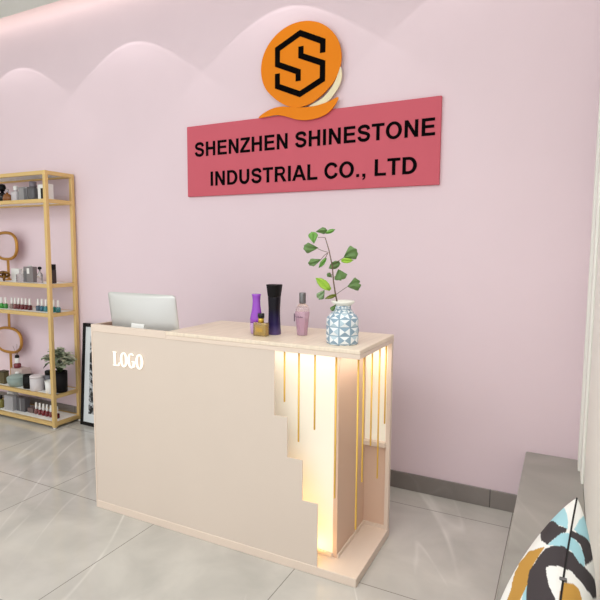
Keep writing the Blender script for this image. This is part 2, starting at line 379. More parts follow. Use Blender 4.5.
emb = thing('watermark_emblem', 'round orange watermark emblem with black angular S above the pink sign', 'emblem', (-0.806, SY - 0.004, 2.625))  # belongs to the same overlaid watermark, built as a plate
kx, kz = 0.282 / 232, 0.252 / 232
def ez(X, Y): return ((X - 272) * kx, (280 - Y) * kz)
b = new_bm()
pts = []
for i in range(64):
    a = 2 * PI * i / 64; X = 272 + 232 * math.cos(a); Y = 278 - 232 * math.sin(a)
    if Y > 400:                       # pear-shaped foot running down to the swoosh
        X = 272 + (X - 272) * (1 - 0.10 * min(1, (Y - 400) / 80)); Y = Y + 0.10 * (Y - 400)
    pts.append(ez(X, Y))
plate(b, pts, -0.010, 0.0); obj('disc', b, M['orange'], emb)
b = new_bm(); lathe(b, [(0.09, 0.0), (0.09, 0.0256)], 24)
for v in b.verts: v.co = (v.co.x, v.co.z + 0.0002, v.co.y + 0.03)
obj('spacer', b, M['watermark_black'], emb)
b = new_bm()
w = 29 * kx
for line, cuts in (([(403, 240), (403, 178), (275, 110), (142, 176), (142, 262), (265, 322), (265, 374)], (0.006, -0.006)), ([(142, 314), (142, 386), (275, 449), (403, 386), (403, 296), (280, 236), (280, 184)], (-0.006, 0.006))):
    stroke(b, [ez(*p) for p in line], w, -0.013, -0.0101)
obj('monogram', b, M['watermark_black'], emb)
b = new_bm()
def smooth_loop(P, n=6):
    out = []; N = len(P)
    for i in range(N):
        p0, p1, p2, p3 = P[i - 1], P[i], P[(i + 1) % N], P[(i + 2) % N]
        for k in range(n):
            t_ = k / n
            out.append(tuple(0.5 * (2 * p1[j] + (p2[j] - p0[j]) * t_ + (2 * p0[j] - 5 * p1[j] + 4 * p2[j] - p3[j]) * t_ ** 2 + (3 * p1[j] - p0[j] - 3 * p2[j] + p3[j]) * t_ ** 3) for j in (0, 1)))
    return out
sw = [(28, 555), (60, 531), (110, 512), (165, 506), (230, 517), (300, 527), (370, 527), (440, 513), (492, 495), (478, 532), (440, 572), (390, 594), (320, 601), (255, 590), (195, 566), (140, 552), (85, 554)]
plate(b, [ez(*p) for p in smooth_loop(sw, 5)], -0.016, -0.0102); obj('swoosh', b, M['orange'], emb)
b = new_bm()
cr = [(497, 330), (508, 370), (500, 420), (470, 470), (430, 512), (370, 524), (330, 522), (400, 490), (450, 440), (480, 385)]
plate(b, [ez(*p) for p in smooth_loop(cr, 4)], -0.008, -0.002); obj('crescent', b, M['pale_gold'], emb)

# ------------------------------------------------------------------ computer on the desk
mon = thing('desktop_monitor', 'silver desktop computer seen from behind on the reception desk', 'computer', (-1.281, 0.15, 0.7602))
b = new_bm()
W2, HT = 0.238, 0.335
nx, nz_ = 24, 18
tilt = Matrix.Rotation(math.radians(8), 4, 'X')
org = Vector((0, -0.025, 0.135))
def mpt(x, y, z):          # panel local: x, z in the plane, y thickness (-y is the back, towards the camera)
    return org + tilt @ Vector((x, y, z))
back = [[None] * (nx + 1) for _ in range(nz_ + 1)]; frt = [[None] * (nx + 1) for _ in range(nz_ + 1)]
for j in range(nz_ + 1):
    for i in range(nx + 1):
        u, v = i / nx * 2 - 1, j / nz_ * 2 - 1
        bul = 0.004 + 0.030 * (max(0, 1 - abs(u) ** 2.2) * max(0, 1 - abs(v) ** 2.2)) ** 0.8
        x = u * W2; z = HT / 2 + v * HT / 2
        rc = 0.015; ax, az = abs(x) - (W2 - rc), abs(z - HT / 2) - (HT / 2 - rc)
        if ax > 0 and az > 0:
            l = math.hypot(ax, az)
            if l > rc: x -= math.copysign(ax - ax * rc / l, x); z -= math.copysign(az - az * rc / l, z - HT / 2)
        back[j][i] = b.verts.new(mpt(x, -bul, z)); frt[j][i] = b.verts.new(mpt(x, 0.003, z))
for j in range(nz_):
    for i in range(nx):
        f = b.faces.new((back[j][i], back[j][i + 1], back[j + 1][i + 1], back[j + 1][i])); f.smooth = True
        b.faces.new((frt[j][i], frt[j + 1][i], frt[j + 1][i + 1], frt[j][i + 1]))
rim = [(0, i) for i in range(nx)] + [(j, nx) for j in range(nz_)] + [(nz_, i) for i in range(nx, 0, -1)] + [(j, 0) for j in range(nz_, 0, -1)]
for k in range(len(rim)):
    a_, c_ = rim[k], rim[(k + 1) % len(rim)]
    b.faces.new((back[a_[0]][a_[1]], back[c_[0]][c_[1]], frt[c_[0]][c_[1]], frt[a_[0]][a_[1]]))
obj('housing', b, M['silver'], mon)
b = new_bm(); vs = [mpt(x, 0.0035, z) for x, z in ((-W2 + 0.012, 0.05), (W2 - 0.012, 0.05), (W2 - 0.012, HT - 0.012), (-W2 + 0.012, HT - 0.012))]
vs2 = [mpt(x, 0.0045, z) for x, z in ((-W2 + 0.012, 0.05), (W2 - 0.012, 0.05), (W2 - 0.012, HT - 0.012), (-W2 + 0.012, HT - 0.012))]
A = [b.verts.new(v) for v in vs]; B_ = [b.verts.new(v) for v in vs2]
b.faces.new(A); b.faces.new(B_)
for k in range(4): b.faces.new((A[k], A[(k + 1) % 4], B_[(k + 1) % 4], B_[k]))
obj('screen', b, M['blackgloss'], mon)
b = new_bm()
prof = [(-0.075, 0.316), (-0.085, 0.300), (-0.092, 0.27), (-0.098, 0.20), (-0.104, 0.10), (-0.110, 0.012), (-0.08, 0.0015), (0.07, 0.0015), (0.07, 0.009), (-0.07, 0.011), (-0.094, 0.02), (-0.088, 0.10), (-0.080, 0.20), (-0.072, 0.27), (-0.062, 0.290), (-0.052, 0.300)]
A = [b.verts.new((-0.045 - 0.012, y, z)) for y, z in prof]; B_ = [b.verts.new((0.045 - 0.012, y, z)) for y, z in prof]
for k in range(len(prof)):
    b.faces.new((A[k], A[(k + 1) % len(prof)], B_[(k + 1) % len(prof)], B_[k]))
for r_ in (A, B_):
    bmesh.ops.triangle_fill(b, edges=[b.edges.get((r_[k], r_[(k + 1) % len(prof)])) for k in range(len(prof))], use_beauty=True)
obj('stand', b, M['white'], mon)

# ------------------------------------------------------------------ perfumes on the countertop
t = thing('perfume_bottle', 'tall slim purple perfume bottle, leftmost on the countertop', 'perfume bottle', (-0.607, 0.165, H))
mp_ = mat('purple lacquer', (150, 70, 190), 0.25, coat=0.3); mpl = mat('lilac glass', (196, 160, 205), 0.1, spec=0.6)
b = new_bm(); lathe(b, [(0.024, 0.0), (0.031, 0.004), (0.034, 0.045), (0.033, 0.055)], 20, sy=0.8); obj('glass_base', b, mpl, t)
b = new_bm(); lathe(b, [(0.033, 0.0555), (0.034, 0.075), (0.030, 0.095), (0.025, 0.115), (0.021, 0.145), (0.020, 0.165), (0.022, 0.188), (0.025, 0.197), (0.020, 0.199)], 20, sy=0.8); obj('cap', b, mp_, t)

t = thing('perfume_bottle', 'small square amber perfume bottle with black and gold cap', 'perfume bottle', (-0.552, 0.118, H))
b = new_bm(); box(b, -0.036, 0.036, -0.016, 0.016, 0.0, 0.066, 0.004, seg=2); obj('glass', b, mat('clear amber glass', (226, 200, 130), 0.05, trans=0.75), t)
b = new_bm(); box(b, -0.028, 0.028, -0.010, 0.010, 0.006, 0.052, 0.002); obj('perfume', b, mat('amber perfume', (226, 190, 96), 0.2), t)
b = new_bm(); lathe(b, [(0.014, 0.0662), (0.014, 0.086), (0.012, 0.087)], 18); obj('collar', b, mat('gold collar', (214, 176, 70), 0.3, 0.7), t)
b = new_bm(); lathe(b, [(0.014, 0.0872), (0.016, 0.089), (0.0165, 0.108), (0.014, 0.111)], 18); obj('cap', b, M['blackgloss'], t)
b = new_bm(); box(b, -0.018, 0.018, -0.0175, -0.0162, 0.022, 0.040); obj('paper_label', b, mat('gold label', (190, 150, 60), 0.4), t)

t = thing('perfume_bottle', 'tall waisted black and indigo perfume bottle, tallest on the countertop', 'perfume bottle', (-0.524, 0.198, H))
mi_ = mat('indigo glass', (30, 22, 58), 0.3, spec=0.25)
nt = mi_.node_tree; tc = nt.nodes.new('ShaderNodeTexCoord'); sp = nt.nodes.new('ShaderNodeSeparateXYZ'); rp = nt.nodes.new('ShaderNodeValToRGB')
nt.links.new(tc.outputs['Generated'], sp.inputs[0]); nt.links.new(sp.outputs['Z'], rp.inputs['Fac']); nt.links.new(rp.outputs['Color'], nt.nodes['Principled BSDF'].inputs['Base Color'])
rp.color_ramp.elements[0].position = 0.03; rp.color_ramp.elements[0].color = lin((96, 80, 130)); rp.color_ramp.elements[1].position = 0.7; rp.color_ramp.elements[1].color = lin((16, 11, 20))
e_ = rp.color_ramp.elements.new(0.28); e_.color = lin((40, 30, 78))
b = new_bm(); lathe(b, [(0.030, 0.0), (0.031, 0.003), (0.028, 0.05), (0.0265, 0.10), (0.0265, 0.13), (0.029, 0.178), (0.029, 0.185)], 24, power=3); obj('bottle', b, mi_, t)
b = new_bm(); lathe(b, [(0.0285, 0.1855), (0.030, 0.19), (0.036, 0.240), (0.0375, 0.243), (0.036, 0.246)], 24, power=3); obj('cap', b, M['black'], t)

t = thing('perfume_bottle', 'clear pink tapered perfume bottle with grey cap, nearest the vase', 'perfume bottle', (-0.390, 0.240, H))
mg = mat('pale pink glass', (238, 206, 222), 0.05, trans=0.6); mgc = mat('clear shoulder glass', (244, 228, 228), 0.03, trans=0.8)
b = new_bm(); lathe(b, [(0.024, 0.0), (0.027, 0.003), (0.029, 0.03), (0.034, 0.075), (0.038, 0.112), (0.037, 0.118)], 8, smooth=False); obj('glass', b, mg, t)
b = new_bm(); lathe(b, [(0.034, 0.1185), (0.033, 0.130), (0.027, 0.146), (0.018, 0.152), (0.012, 0.156)], 16); obj('shoulder', b, mgc, t)
b = new_bm(); lathe(b, [(0.021, 0.003 + 0.005), (0.024, 0.03), (0.029, 0.075), (0.030, 0.085)], 16); obj('perfume', b, mat('pink perfume', (232, 180, 208), 0.2), t)
b = new_bm(); lathe(b, [(0.0155, 0.1565), (0.0165, 0.160), (0.0165, 0.206), (0.0145, 0.209)], 16); obj('cap', b, mat('brushed grey cap', (120, 118, 118), 0.3, 0.7), t)
b = new_bm()
for k in range(9): box(b, -0.020 + k * 0.0045, -0.0175 + k * 0.0045, -0.0375, -0.0362, 0.090, 0.094 + 0.003 * (k % 3 == 0))
box(b, -0.031, -0.026, -0.031, -0.029, 0.07, 0.108)
obj('paper_label', b, mat('dark print', (90, 60, 84), 0.5), t)

# ------------------------------------------------------------------ vase and ginkgo branch
vx, vy = -0.133, 0.129
vase = thing('vase', 'bottle shaped vase with blue grey and white triangle pattern', 'vase', (vx, vy, H))
mv = [mat('white glaze', (236, 240, 242), 0.25), mat('blue grey glaze', (138, 164, 182), 0.25), mat('pale blue glaze', (186, 206, 216), 0.25), mat('cream rim glaze', (240, 238, 228), 0.3)]
b = new_bm(); ncol = 9
rows = [(0.068, 0.0), (0.0725, 0.005), (0.0735, 0.042), (0.0735, 0.080), (0.0715, 0.116), (0.050, 0.139), (0.0365, 0.156), (0.036, 0.172)]
def rv(r, a, z): return b.verts.new((r * math.cos(a), r * math.sin(a), z))
for j in range(len(rows) - 1):
    (r0, za), (r1, zb) = rows[j], rows[j + 1]
    for i in range(ncol):
        a0 = 2 * PI * i / ncol; a1 = 2 * PI * (i + 1) / ncol; ins = 0.06
        A0 = a0 + (a1 - a0) * ins; A1 = a1 - (a1 - a0) * ins; sh = (i % 2)
        zi = (zb - za) * (0.06 if j else 0)
        q = [rv(r0, a0, za), rv(r0, a1, za), rv(r1, a1, zb), rv(r1, a0, zb)]
        rr = lambda z: r0 + (r1 - r0) * (z - za) / (zb - za)
        p = [rv(rr(za + zi), A0, za + zi), rv(rr(za + zi), A1, za + zi), rv(rr(zb - zi), A1, zb - zi), rv(rr(zb - zi), A0, zb - zi)]
        zm = (za + zb) / 2; am = (a0 + a1) / 2; m_ = rv(rr(zm) + 0.0008, am, zm)
        for k in range(4):
            try: b.faces.new((q[k], q[(k + 1) % 4], p[(k + 1) % 4], p[k])).material_index = 1
            except ValueError: pass
            f = b.faces.new((p[k], p[(k + 1) % 4], m_)); white = (k % 2 == 0) ^ ((j + sh) % 2 == 1)
            f.material_index = 0 if white else (1 if (j + k) % 3 else 2)
lathe(b, [(0.0655, -0.0), (0.066, 0.0005)], 28, mi=1)
obj('body', b, mv, vase)
b = new_bm(); lathe(b, [(0.036, 0.1715), (0.042, 0.176), (0.051, 0.183), (0.053, 0.188), (0.051, 0.192), (0.042, 0.191), (0.033, 0.184), (0.030, 0.13)], 32, cap=False); obj('rim', b, mv[3], vase)

br = thing('ginkgo_branch', 'green ginkgo branch with fan leaves standing in the patterned vase', 'branch', (vx - 0.002, vy, H + 0.018))
STEM = [(-0.025, 0.17), (-0.034, 0.212), (-0.042, 0.261), (-0.047, 0.321), (-0.054, 0.357), (-0.062, 0.393), (-0.071, 0.423), (-0.081, 0.453)]
TWIGS = [[(-0.081, 0.453), (-0.097, 0.454), (-0.113, 0.453)], [(-0.065, 0.388), (-0.09, 0.394), (-0.113, 0.404)], [(-0.067, 0.387), (-0.084, 0.374), (-0.097, 0.358)], [(-0.069, 0.384), (-0.073, 0.374), (-0.078, 0.363)], [(-0.05, 0.324), (-0.026, 0.348), (0.003, 0.367)], [(-0.049, 0.315), (-0.038, 0.321), (-0.027, 0.33)], [(-0.045, 0.273), (-0.032, 0.285), (-0.02, 0.3)], [(-0.032, 0.199), (-0.006, 0.219), (0.019, 0.237)], [(-0.032, 0.199), (-0.052, 0.19), (-0.076, 0.182)], [(-0.046, 0.291), (-0.056, 0.285), (-0.063, 0.279)]]
LEAVES = [((-0.111, 0.408), (-0.176, 0.406), 0.046, 0), ((-0.13, 0.426), (-0.136, 0.479), 0.043, 1), ((-0.121, 0.479), (-0.073, 0.486), 0.031, 0), ((-0.079, 0.472), (-0.037, 0.489), 0.016, 1), ((-0.096, 0.357), (-0.154, 0.336), 0.034, 0), ((-0.075, 0.363), (-0.107, 0.318), 0.017, 1), ((0.0, 0.367), (0.058, 0.397), 0.062, 0), ((-0.011, 0.352), (0.043, 0.355), 0.022, 2), ((-0.014, 0.344), (-0.063, 0.316), 0.031, 0), ((-0.023, 0.315), (-0.006, 0.267), 0.059, 0), ((-0.047, 0.276), (-0.069, 0.294), 0.022, 0), ((0.019, 0.237), (0.078, 0.253), 0.059, 0), ((-0.055, 0.223), (-0.121, 0.275), 0.034, 2), ((-0.082, 0.221), (-0.109, 0.181), 0.038, 3), ((-0.03, 0.2), (-0.08, 0.182), 0.016, 4), ((-0.032, 0.162), (-0.054, 0.134), 0.022, 0)]
br.rotation_euler = (0, 0, 0.4686)
mleaf = [mat('dark green leaf', (98, 130, 72), 0.45), mat('mid green leaf', (112, 164, 74), 0.45), mat('yellow green leaf', (160, 200, 70), 0.45), mat('grey green leaf', (128, 156, 112), 0.5), mat('olive bud', (120, 128, 50), 0.5)]
for m in mleaf: m.node_tree.nodes['Principled BSDF'].inputs['Subsurface Weight'].default_value = 0.0
mstem = mat('brown twig', (112, 92, 72), 0.6)
b = new_bm()
tube(b, [(0.0, 0.0, 0.03), (-0.012, 0.0, 0.10)] + [(x, -0.004 * math.sin(i), z) for i, (x, z) in enumerate(STEM)], 0.003, 7, radii=[0.0034, 0.0034, 0.0034, 0.0032, 0.003, 0.0028, 0.0026, 0.0023, 0.002, 0.0018])
obj('stem', b, mstem, br)
tb_y = [0.0, 0.006, -0.006, 0.004, -0.012, 0.004, -0.014, -0.006, -0.006, 0.006]
for (ln, yo) in zip(TWIGS, tb_y):
    b = new_bm(); tube(b, [(x, yo * i, z) for i, (x, z) in enumerate(ln)], 0.0013, 6); obj('twig', b, mstem, br)
ly = [0.012, 0.0, 0.006, 0.0, -0.012, 0.008, -0.024, -0.03, 0.008, -0.028, 0.012, -0.012, -0.01, -0.016, -0.012, -0.052]
for k, ((x0_, z0_), (x1_, z1_), w, c) in enumerate(LEAVES):
    P0 = Vector((x0_, ly[k], z0_)); P1 = Vector((x1_, ly[k] - 0.006 * math.cos(k * 2.1), z1_)); d = P1 - P0; ln = d.length; d.normalize()
    s = d.cross(Vector((0, 1, 0))).normalized(); nn = s.cross(d).normalized()
    b = new_bm(); N = 13; grid = []
    thin = w < 0.55 * ln
    for j in range(5):
        r = j / 4; row = []
        for i in range(N):
            v = i / (N - 1) * 2 - 1
            if thin: wid = math.sin(PI * min(1, 0.08 + 0.92 * r)) ** 0.8 * (1 if r < 1 else 0); l = r * ln
            else:
                wid = r ** 0.75 * (1 - 0.10 * (r > 0.99)); l = ln * (r * (1 - 0.30 * abs(v) ** 2 * r) + (0.03 * math.sin(v * 9 + k) if r > 0.9 else 0) - (0.10 if (r > 0.9 and i == N // 2 and k % 2) else 0))
            p = P0 + d * l + s * (v * w * 0.57 * wid) + nn * (0.006 * (v * v) * r + 0.004 * math.sin(r * 3 + v * 5 + k))
            row.append(b.verts.new(p))
        grid.append(row)
    for j in range(4):
        for i in range(N - 1):
            f = b.faces.new((grid[j][i], grid[j][i + 1], grid[j + 1][i + 1], grid[j + 1][i])); f.smooth = True
    bmesh.ops.remove_doubles(b, verts=b.verts, dist=0.0001)
    r = bmesh.ops.solidify(b, geom=b.faces[:], thickness=0.0007)
    obj('leaf', b, mleaf[c], br)

# ------------------------------------------------------------------ brass shelf unit
SX0, SX1, SY0, SY1 = -4.09, -2.886, 0.755, 1.028
sh = thing('shelf_unit', 'tall open brass shelf unit with white shelves against pink wall', 'shelf', (SX1, SY0, 0))
pw = 0.030; W = SX1 - SX0; Dp = SY1 - SY0
for x in (-W, -pw):
    for y in (0, Dp - pw):
        b = new_bm(); box(b, x, x + pw, y, y + pw, 0.012, 2.067, 0.002); o = obj('post', b, M['brass'], sh)
        b = new_bm(); lathe(b, [(0.010, 0.0), (0.012, 0.003), (0.012, 0.0119)], 12, (x + pw / 2, y + pw / 2, 0)); obj('foot', b, M['white'], o)
for zc_, th in ((2.052, 0.030), (1.835, 0.030), (1.165, 0.030), (0.930, 0.030), (0.264, 0.030), (0.037, 0.030)):
    for (x0_, x1_, y0_, y1_) in ((-W + pw, -pw, 0.001, pw - 0.001), (-W + pw, -pw, Dp - pw + 0.001, Dp - 0.001), (-W + 0.001, -W + pw - 0.001, pw, Dp - pw), (-pw + 0.001, -0.001, pw, Dp - pw)):
        b = new_bm(); box(b, x0_, x1_, y0_, y1_, zc_ - th / 2, zc_ + th / 2 - 0.0005, 0.0015); obj('rail', b, M['brass'], sh)
    b = new_bm(); top = zc_ + th / 2
    box(b, -W + pw + 0.0005, -pw - 0.0005, pw - 0.0005, Dp - pw + 0.0005, top - 0.018, top, 0.0)
    obj('shelf_board', b, M['shelf_white'], sh)

SZ = [1.850, 1.180, 0.945, 0.279, 0.052]      # tops of the five visible boards
GL = mat('thin clear glass', (236, 232, 236), 0.03, trans=0.85)
GD = mat('smoky glass', (70, 66, 70), 0.1, trans=0.2)
AM = mat('dark amber glass', (96, 48, 26), 0.1, trans=0.15)
AM2 = mat('honey glass', (150, 92, 44), 0.12, trans=0.2)
GREY = mat('grey card', (150, 148, 150), 0.5); GREYD = mat('dark grey card', (98, 96, 100), 0.4)

def bottle(name, label, cat, x, y, z, r, h, body, capm, cap_r=None, cap_h=None, square=False, neck=0.35, label_m=None, group=None):
    """a bottle of total height h with a neck and a cap"""
    t = thing(name, label, cat, (x, y, z), 0, group)
    ch = cap_h or h * 0.28; cr = cap_r or r * 0.5; bh = h - ch
    b = new_bm()
    lathe(b, [(r * 0.92, 0), (r, 0.003), (r, bh * 0.78), (r * 0.92, bh * 0.86), (r * neck, bh * 0.93), (r * neck, bh)], 20, power=5 if square else 2, sy=0.75 if square else 1)
    obj('body', b, body, t)
    b = new_bm(); lathe(b, [(cr * 0.95, bh + 0.0003), (cr, bh + 0.003), (cr, h - 0.003), (cr * 0.85, h)], 18); obj('cap', b, capm, t)
    if label_m:
        b = new_bm(); box(b, -r * 0.6, r * 0.6, -r * (0.75 if square else 1) - 0.0015, -r * (0.75 if square else 0.8), bh * 0.25, bh * 0.6); obj('paper_label', b, label_m, t)
    return t

def carton(name, label, cat, x, y, z, w, d, h, m, panel=None, rot=0.0):
    t = thing(name, label, cat, (x, y, z), rot)
    b = new_bm(); box(b, -w / 2, w / 2, -d / 2, d / 2, 0, h - 0.004, 0.0015); obj('carton', b, m, t)
    b = new_bm(); box(b, -w / 2 + 0.0008, w / 2 - 0.0008, -d / 2 + 0.0008, d / 2 - 0.0008, h - 0.0038, h, 0.001); obj('lid', b, m, t)
    if panel:
        px0, px1, pz0, pz1, pm = panel
        b = new_bm(); box(b, px0 * w, px1 * w, -d / 2 - 0.001, -d / 2 - 0.0001, pz0 * h, pz1 * h); obj('front_panel', b, pm, t)
    return t

# --- top board
z = SZ[0]; y = 0.87
t = thing('perfume_bottle', 'round amber bottle with large black stopper on the top shelf', 'perfume bottle', (-3.575, y, z))
b = new_bm(); lathe(b, [(0.026, 0), (0.040, 0.01), (0.044, 0.040), (0.036, 0.066), (0.014, 0.078), (0.013, 0.088)], 22); obj('body', b, M['blackgloss'], t)
b = new_bm(); lathe(b, [(0.014, 0.0885), (0.026, 0.098), (0.031, 0.118), (0.026, 0.140), (0.010, 0.150)], 18); obj('stopper', b, M['black'], t)
t = thing('perfume_bottle', 'squat honey brown flask bottle on the top shelf', 'perfume bottle', (-3.482, 0.85, z))
b = new_bm(); lathe(b, [(0.030, 0), (0.044, 0.006), (0.048, 0.03), (0.036, 0.055), (0.013, 0.064), (0.012, 0.074)], 22, sy=0.6); obj('body', b, AM2, t)
b = new_bm(); lathe(b, [(0.013, 0.0745), (0.016, 0.08), (0.014, 0.098), (0.006, 0.104)], 14); obj('stopper', b, GL, t)
bottle('perfume_bottle', 'clear white glass bottle with pale cap on the top shelf', 'perfume bottle', -3.398, y, z, 0.036, 0.125, mat('frosted glass', (222, 216, 220), 0.3, trans=0.2), M['white'], square=True)
carton('perfume_box', 'grey perfume box with darker right half on the top shelf', 'box', -3.290, 0.88, z, 0.105, 0.05, 0.110, GREY, (0.12, 0.48, 0.02, 0.9, GREYD))
bottle('perfume_bottle', 'dark smoky square bottle with grey cap on the top shelf', 'perfume bottle', -3.182, y, z, 0.036, 0.150, GREYD, mat('grey cap plastic', (120, 112, 120), 0.4), cap_r=0.028, square=True, neck=0.7)
carton('perfume_box', 'white perfume box with dark window panel behind front post', 'box', -3.045, 0.88, z, 0.130, 0.045, 0.122, M['white'], (-0.22, -0.02, 0.05, 0.75, M['black']))

# --- second board
z = SZ[1]
t = thing('ornament', 'brass knot ornament on the second shelf, beside white box', 'ornament', (-3.575, 0.85, z))
b = new_bm(); pts = []
for i in range(60):
    a = 2 * PI * i / 60; pts.append((0.024 * (math.sin(a) + 2 * math.sin(2 * a)) * 0.8, 0.016 * math.sin(3 * a), 0.046 + 0.0135 * (math.cos(a) - 2 * math.cos(2 * a))))
tube(b, pts, 0.0105, 10, closed=True)
zm = min(v.co.z for v in b.verts)
for v in b.verts: v.co.z -= zm
obj('knot', b, mat('old brass', (120, 84, 36), 0.3, 0.8), t)
t.children[0].name = 'knot'
carton('gift_box', 'plain white gift box standing behind the brass knot ornament', 'box', -3.512, 0.935, z, 0.105, 0.05, 0.108, M['white'])
bottle('perfume_bottle', 'low clear pink glass bottle on the second shelf', 'perfume bottle', -3.398, 0.88, z, 0.036, 0.105, GL, GL, cap_r=0.012, square=True)
t = thing('perfume_bottle', 'wide grey metallic bottle, beside low clear pink bottle', 'perfume bottle', (-3.273, 0.88, z))
b = new_bm(); box(b, -0.058, 0.058, -0.022, 0.022, 0, 0.130, 0.004, seg=2); obj('body', b, mat('grey metal', (136, 130, 132), 0.35, 0.4), t)
b = new_bm(); box(b, -0.012, 0.018, -0.0235, -0.0222, 0.072, 0.118); obj('paper_label', b, M['white'], t)
b = new_bm(); box(b, -0.055, -0.02, -0.0235, -0.0222, 0.008, 0.095); obj('dark_panel', b, GREYD, t)
b = new_bm(); lathe(b, [(0.016, 0.1302), (0.016, 0.137), (0.012, 0.139)], 14); obj('cap', b, M['silver'], t)
t = thing('perfume_bottle', 'slim clear bottle with small dark ball stopper, left of front post', 'perfume bottle', (-3.128, 0.86, z))
b = new_bm(); lathe(b, [(0.022, 0), (0.024, 0.004), (0.022, 0.07), (0.007, 0.09), (0.006, 0.108)], 20); obj('body', b, GL, t)
b = new_bm(); lathe(b, [(0.006, 0.1085), (0.014, 0.114), (0.016, 0.122), (0.012, 0.131), (0.004, 0.134)], 16); obj('stopper', b, M['black'], t)
t = thing('perfume_bottle', 'tall narrow dark brown tube bottle right of the front post', 'perfume bottle', (-2.998, 0.88, z))
tubem = mat('dark brown lacquer', (54, 38, 36), 0.3)
b = new_bm(); box(b, -0.022, 0.022, -0.018, 0.018, 0, 0.110, 0.003); obj('body', b, tubem, t)
b = new_bm(); box(b, -0.021, 0.021, -0.017, 0.017, 0.1103, 0.155, 0.003); obj('cap', b, M['black'], t)

# --- nail polish
def polish(label, x, y, z, rgb, group, s=1.0):
    t = thing('nail_polish', label, 'nail polish', (x, y, z), 0, group)
    b = new_bm(); lathe(b, [(0.013 * s, 0), (0.0155 * s, 0.003), (0.0155 * s, 0.034 * s), (0.012 * s, 0.040 * s), (0.007 * s, 0.042 * s)], 16, power=4); obj('bottle', b, mat('polish', rgb, 0.15, coat=0.5), t)
    b = new_bm(); lathe(b, [(0.0095 * s, 0.0423 * s), (0.0095 * s, 0.05 * s), (0.0075 * s, 0.094 * s), (0.006 * s, 0.096 * s)], 14); obj('cap', b, M['white'], t)
z = SZ[2]; G3 = 'nail polish bottles on the third shelf'
polish('bright green nail polish, leftmost of the two green bottles', -3.640, 0.86, z, (60, 160, 60), G3)
polish('mid green nail polish, right one of the two green bottles', -3.583, 0.86, z, (52, 138, 58), G3)
for px, rgb, lab in ((13.3, (150, 128, 122), 'greyish taupe nail polish starting the red row on third shelf'), (16.8, (128, 70, 70), 'dusty rose nail polish next to the taupe bottle'),
                     (20.3, (104, 36, 44), 'plum red nail polish, third in the third shelf red row'), (23.8, (108, 26, 36), 'wine red nail polish, fourth in the third shelf red row'),
                     (27.5, (100, 16, 26), 'deep red nail polish, fifth in the third shelf red row'), (31.3, (84, 12, 22), 'darkest red nail polish, right end of third shelf red row')):
    polish(lab, -3.701 + 0.01291 * px, 0.88, z, rgb, G3)
for px, rgb, lab in ((39.5, (66, 88, 110), 'slate blue nail polish, leftmost of the blue bottles'), (43.2, (48, 100, 122), 'petrol blue nail polish, middle of the blue bottles'), (47.0, (60, 130, 138), 'light teal nail polish partly behind the front post'),
                     (54.2, (40, 130, 122), 'sea green nail polish just right of the front post'), (58.2, (30, 120, 126), 'deep teal nail polish at the right end of third shelf')):
    polish(lab, -3.701 + 0.01291 * px, 0.88, z, rgb, G3, 1.05)
z = SZ[4]; G5 = 'nail polish bottles on the bottom shelf'
for px, rgb, lab in ((36.6, (120, 70, 70), 'pale red nail polish at left end of bottom shelf row'), (40.2, (120, 40, 46), 'second red nail polish in bottom shelf row'), (43.8, (124, 30, 40), 'third red nail polish in bottom shelf row'),
                     (47.3, (116, 22, 34), 'fourth red nail polish in bottom shelf row'), (51.0, (108, 18, 30), 'fifth red nail polish in bottom shelf row, left of post'), (57.0, (100, 16, 28), 'last red nail polish in bottom shelf row, right of post')):
    polish(lab, -3.771 + 0.01333 * px + (48 - px) * 0.0006, 0.885, z, rgb, G5, 1.05)

# --- fourth board
z = SZ[3]
t = thing('dark_box', 'tall olive brown box at the left end of fourth shelf', 'box', (-3.655, 0.86, z))
b = new_bm(); box(b, -0.035, 0.035, -0.025, 0.025, 0, 0.10, 0.002); obj('carton', b, mat('olive card', (92, 82, 54), 0.5), t)
b = new_bm(); box(b, -0.036, 0.036, -0.026, 0.026, 0.1002, 0.112, 0.001); obj('lid', b, mat('olive lid', (70, 62, 44), 0.5), t)
t = carton('riser_box', 'pinkish beige box carrying the reed diffuser', 'box', -3.545, 0.945, z, 0.15, 0.09, 0.132, mat('pinkish beige card', (206, 186, 180), 0.5))
t = thing('reed_diffuser', 'small red reed diffuser bottle with white label standing on a box', 'diffuser', (-3.575, 0.935, z + 0.132))
b = new_bm(); lathe(b, [(0.024, 0), (0.030, 0.004), (0.030, 0.032), (0.018, 0.042)], 18); obj('base', b, mat('dark red glass', (124, 52, 60), 0.15), t)
b = new_bm(); lathe(b, [(0.017, 0.0425), (0.018, 0.046), (0.018, 0.085), (0.015, 0.088)], 16); obj('paper_label', b, M['white'], t)
b = new_bm(); lathe(b, [(0.018, 0.0885), (0.019, 0.092), (0.016, 0.112), (0.012, 0.113)], 16); obj('collar', b, M['black'], t)
for k, (dx, dy) in enumerate(((-0.05, 0.0), (-0.012, 0.012), (0.018, -0.008), (0.03, 0.01))):
    b = new_bm(); tube(b, [(dx * 0.1, dy * 0.1, 0.1135), (dx, dy, 0.215 - abs(dx) * 0.5)], 0.0016, 6); obj('reed', b, mat('brown reed', (110, 92, 84), 0.7), t)
t = thing('lidded_bowl', 'round pale teal lidded bowl with white knob on fourth shelf', 'bowl', (-3.478, 0.862, z))
teal = mat('pale teal ceramic', (150, 166, 160), 0.4)
b = new_bm(); lathe(b, [(0.044, 0), (0.062, 0.006), (0.078, 0.036), (0.082, 0.066), (0.080, 0.072)], 28); obj('body', b, teal, t)
b = new_bm(); lathe(b, [(0.082, 0.0725), (0.080, 0.080), (0.055, 0.094), (0.014, 0.101)], 28); lid = obj('lid', b, teal, t)
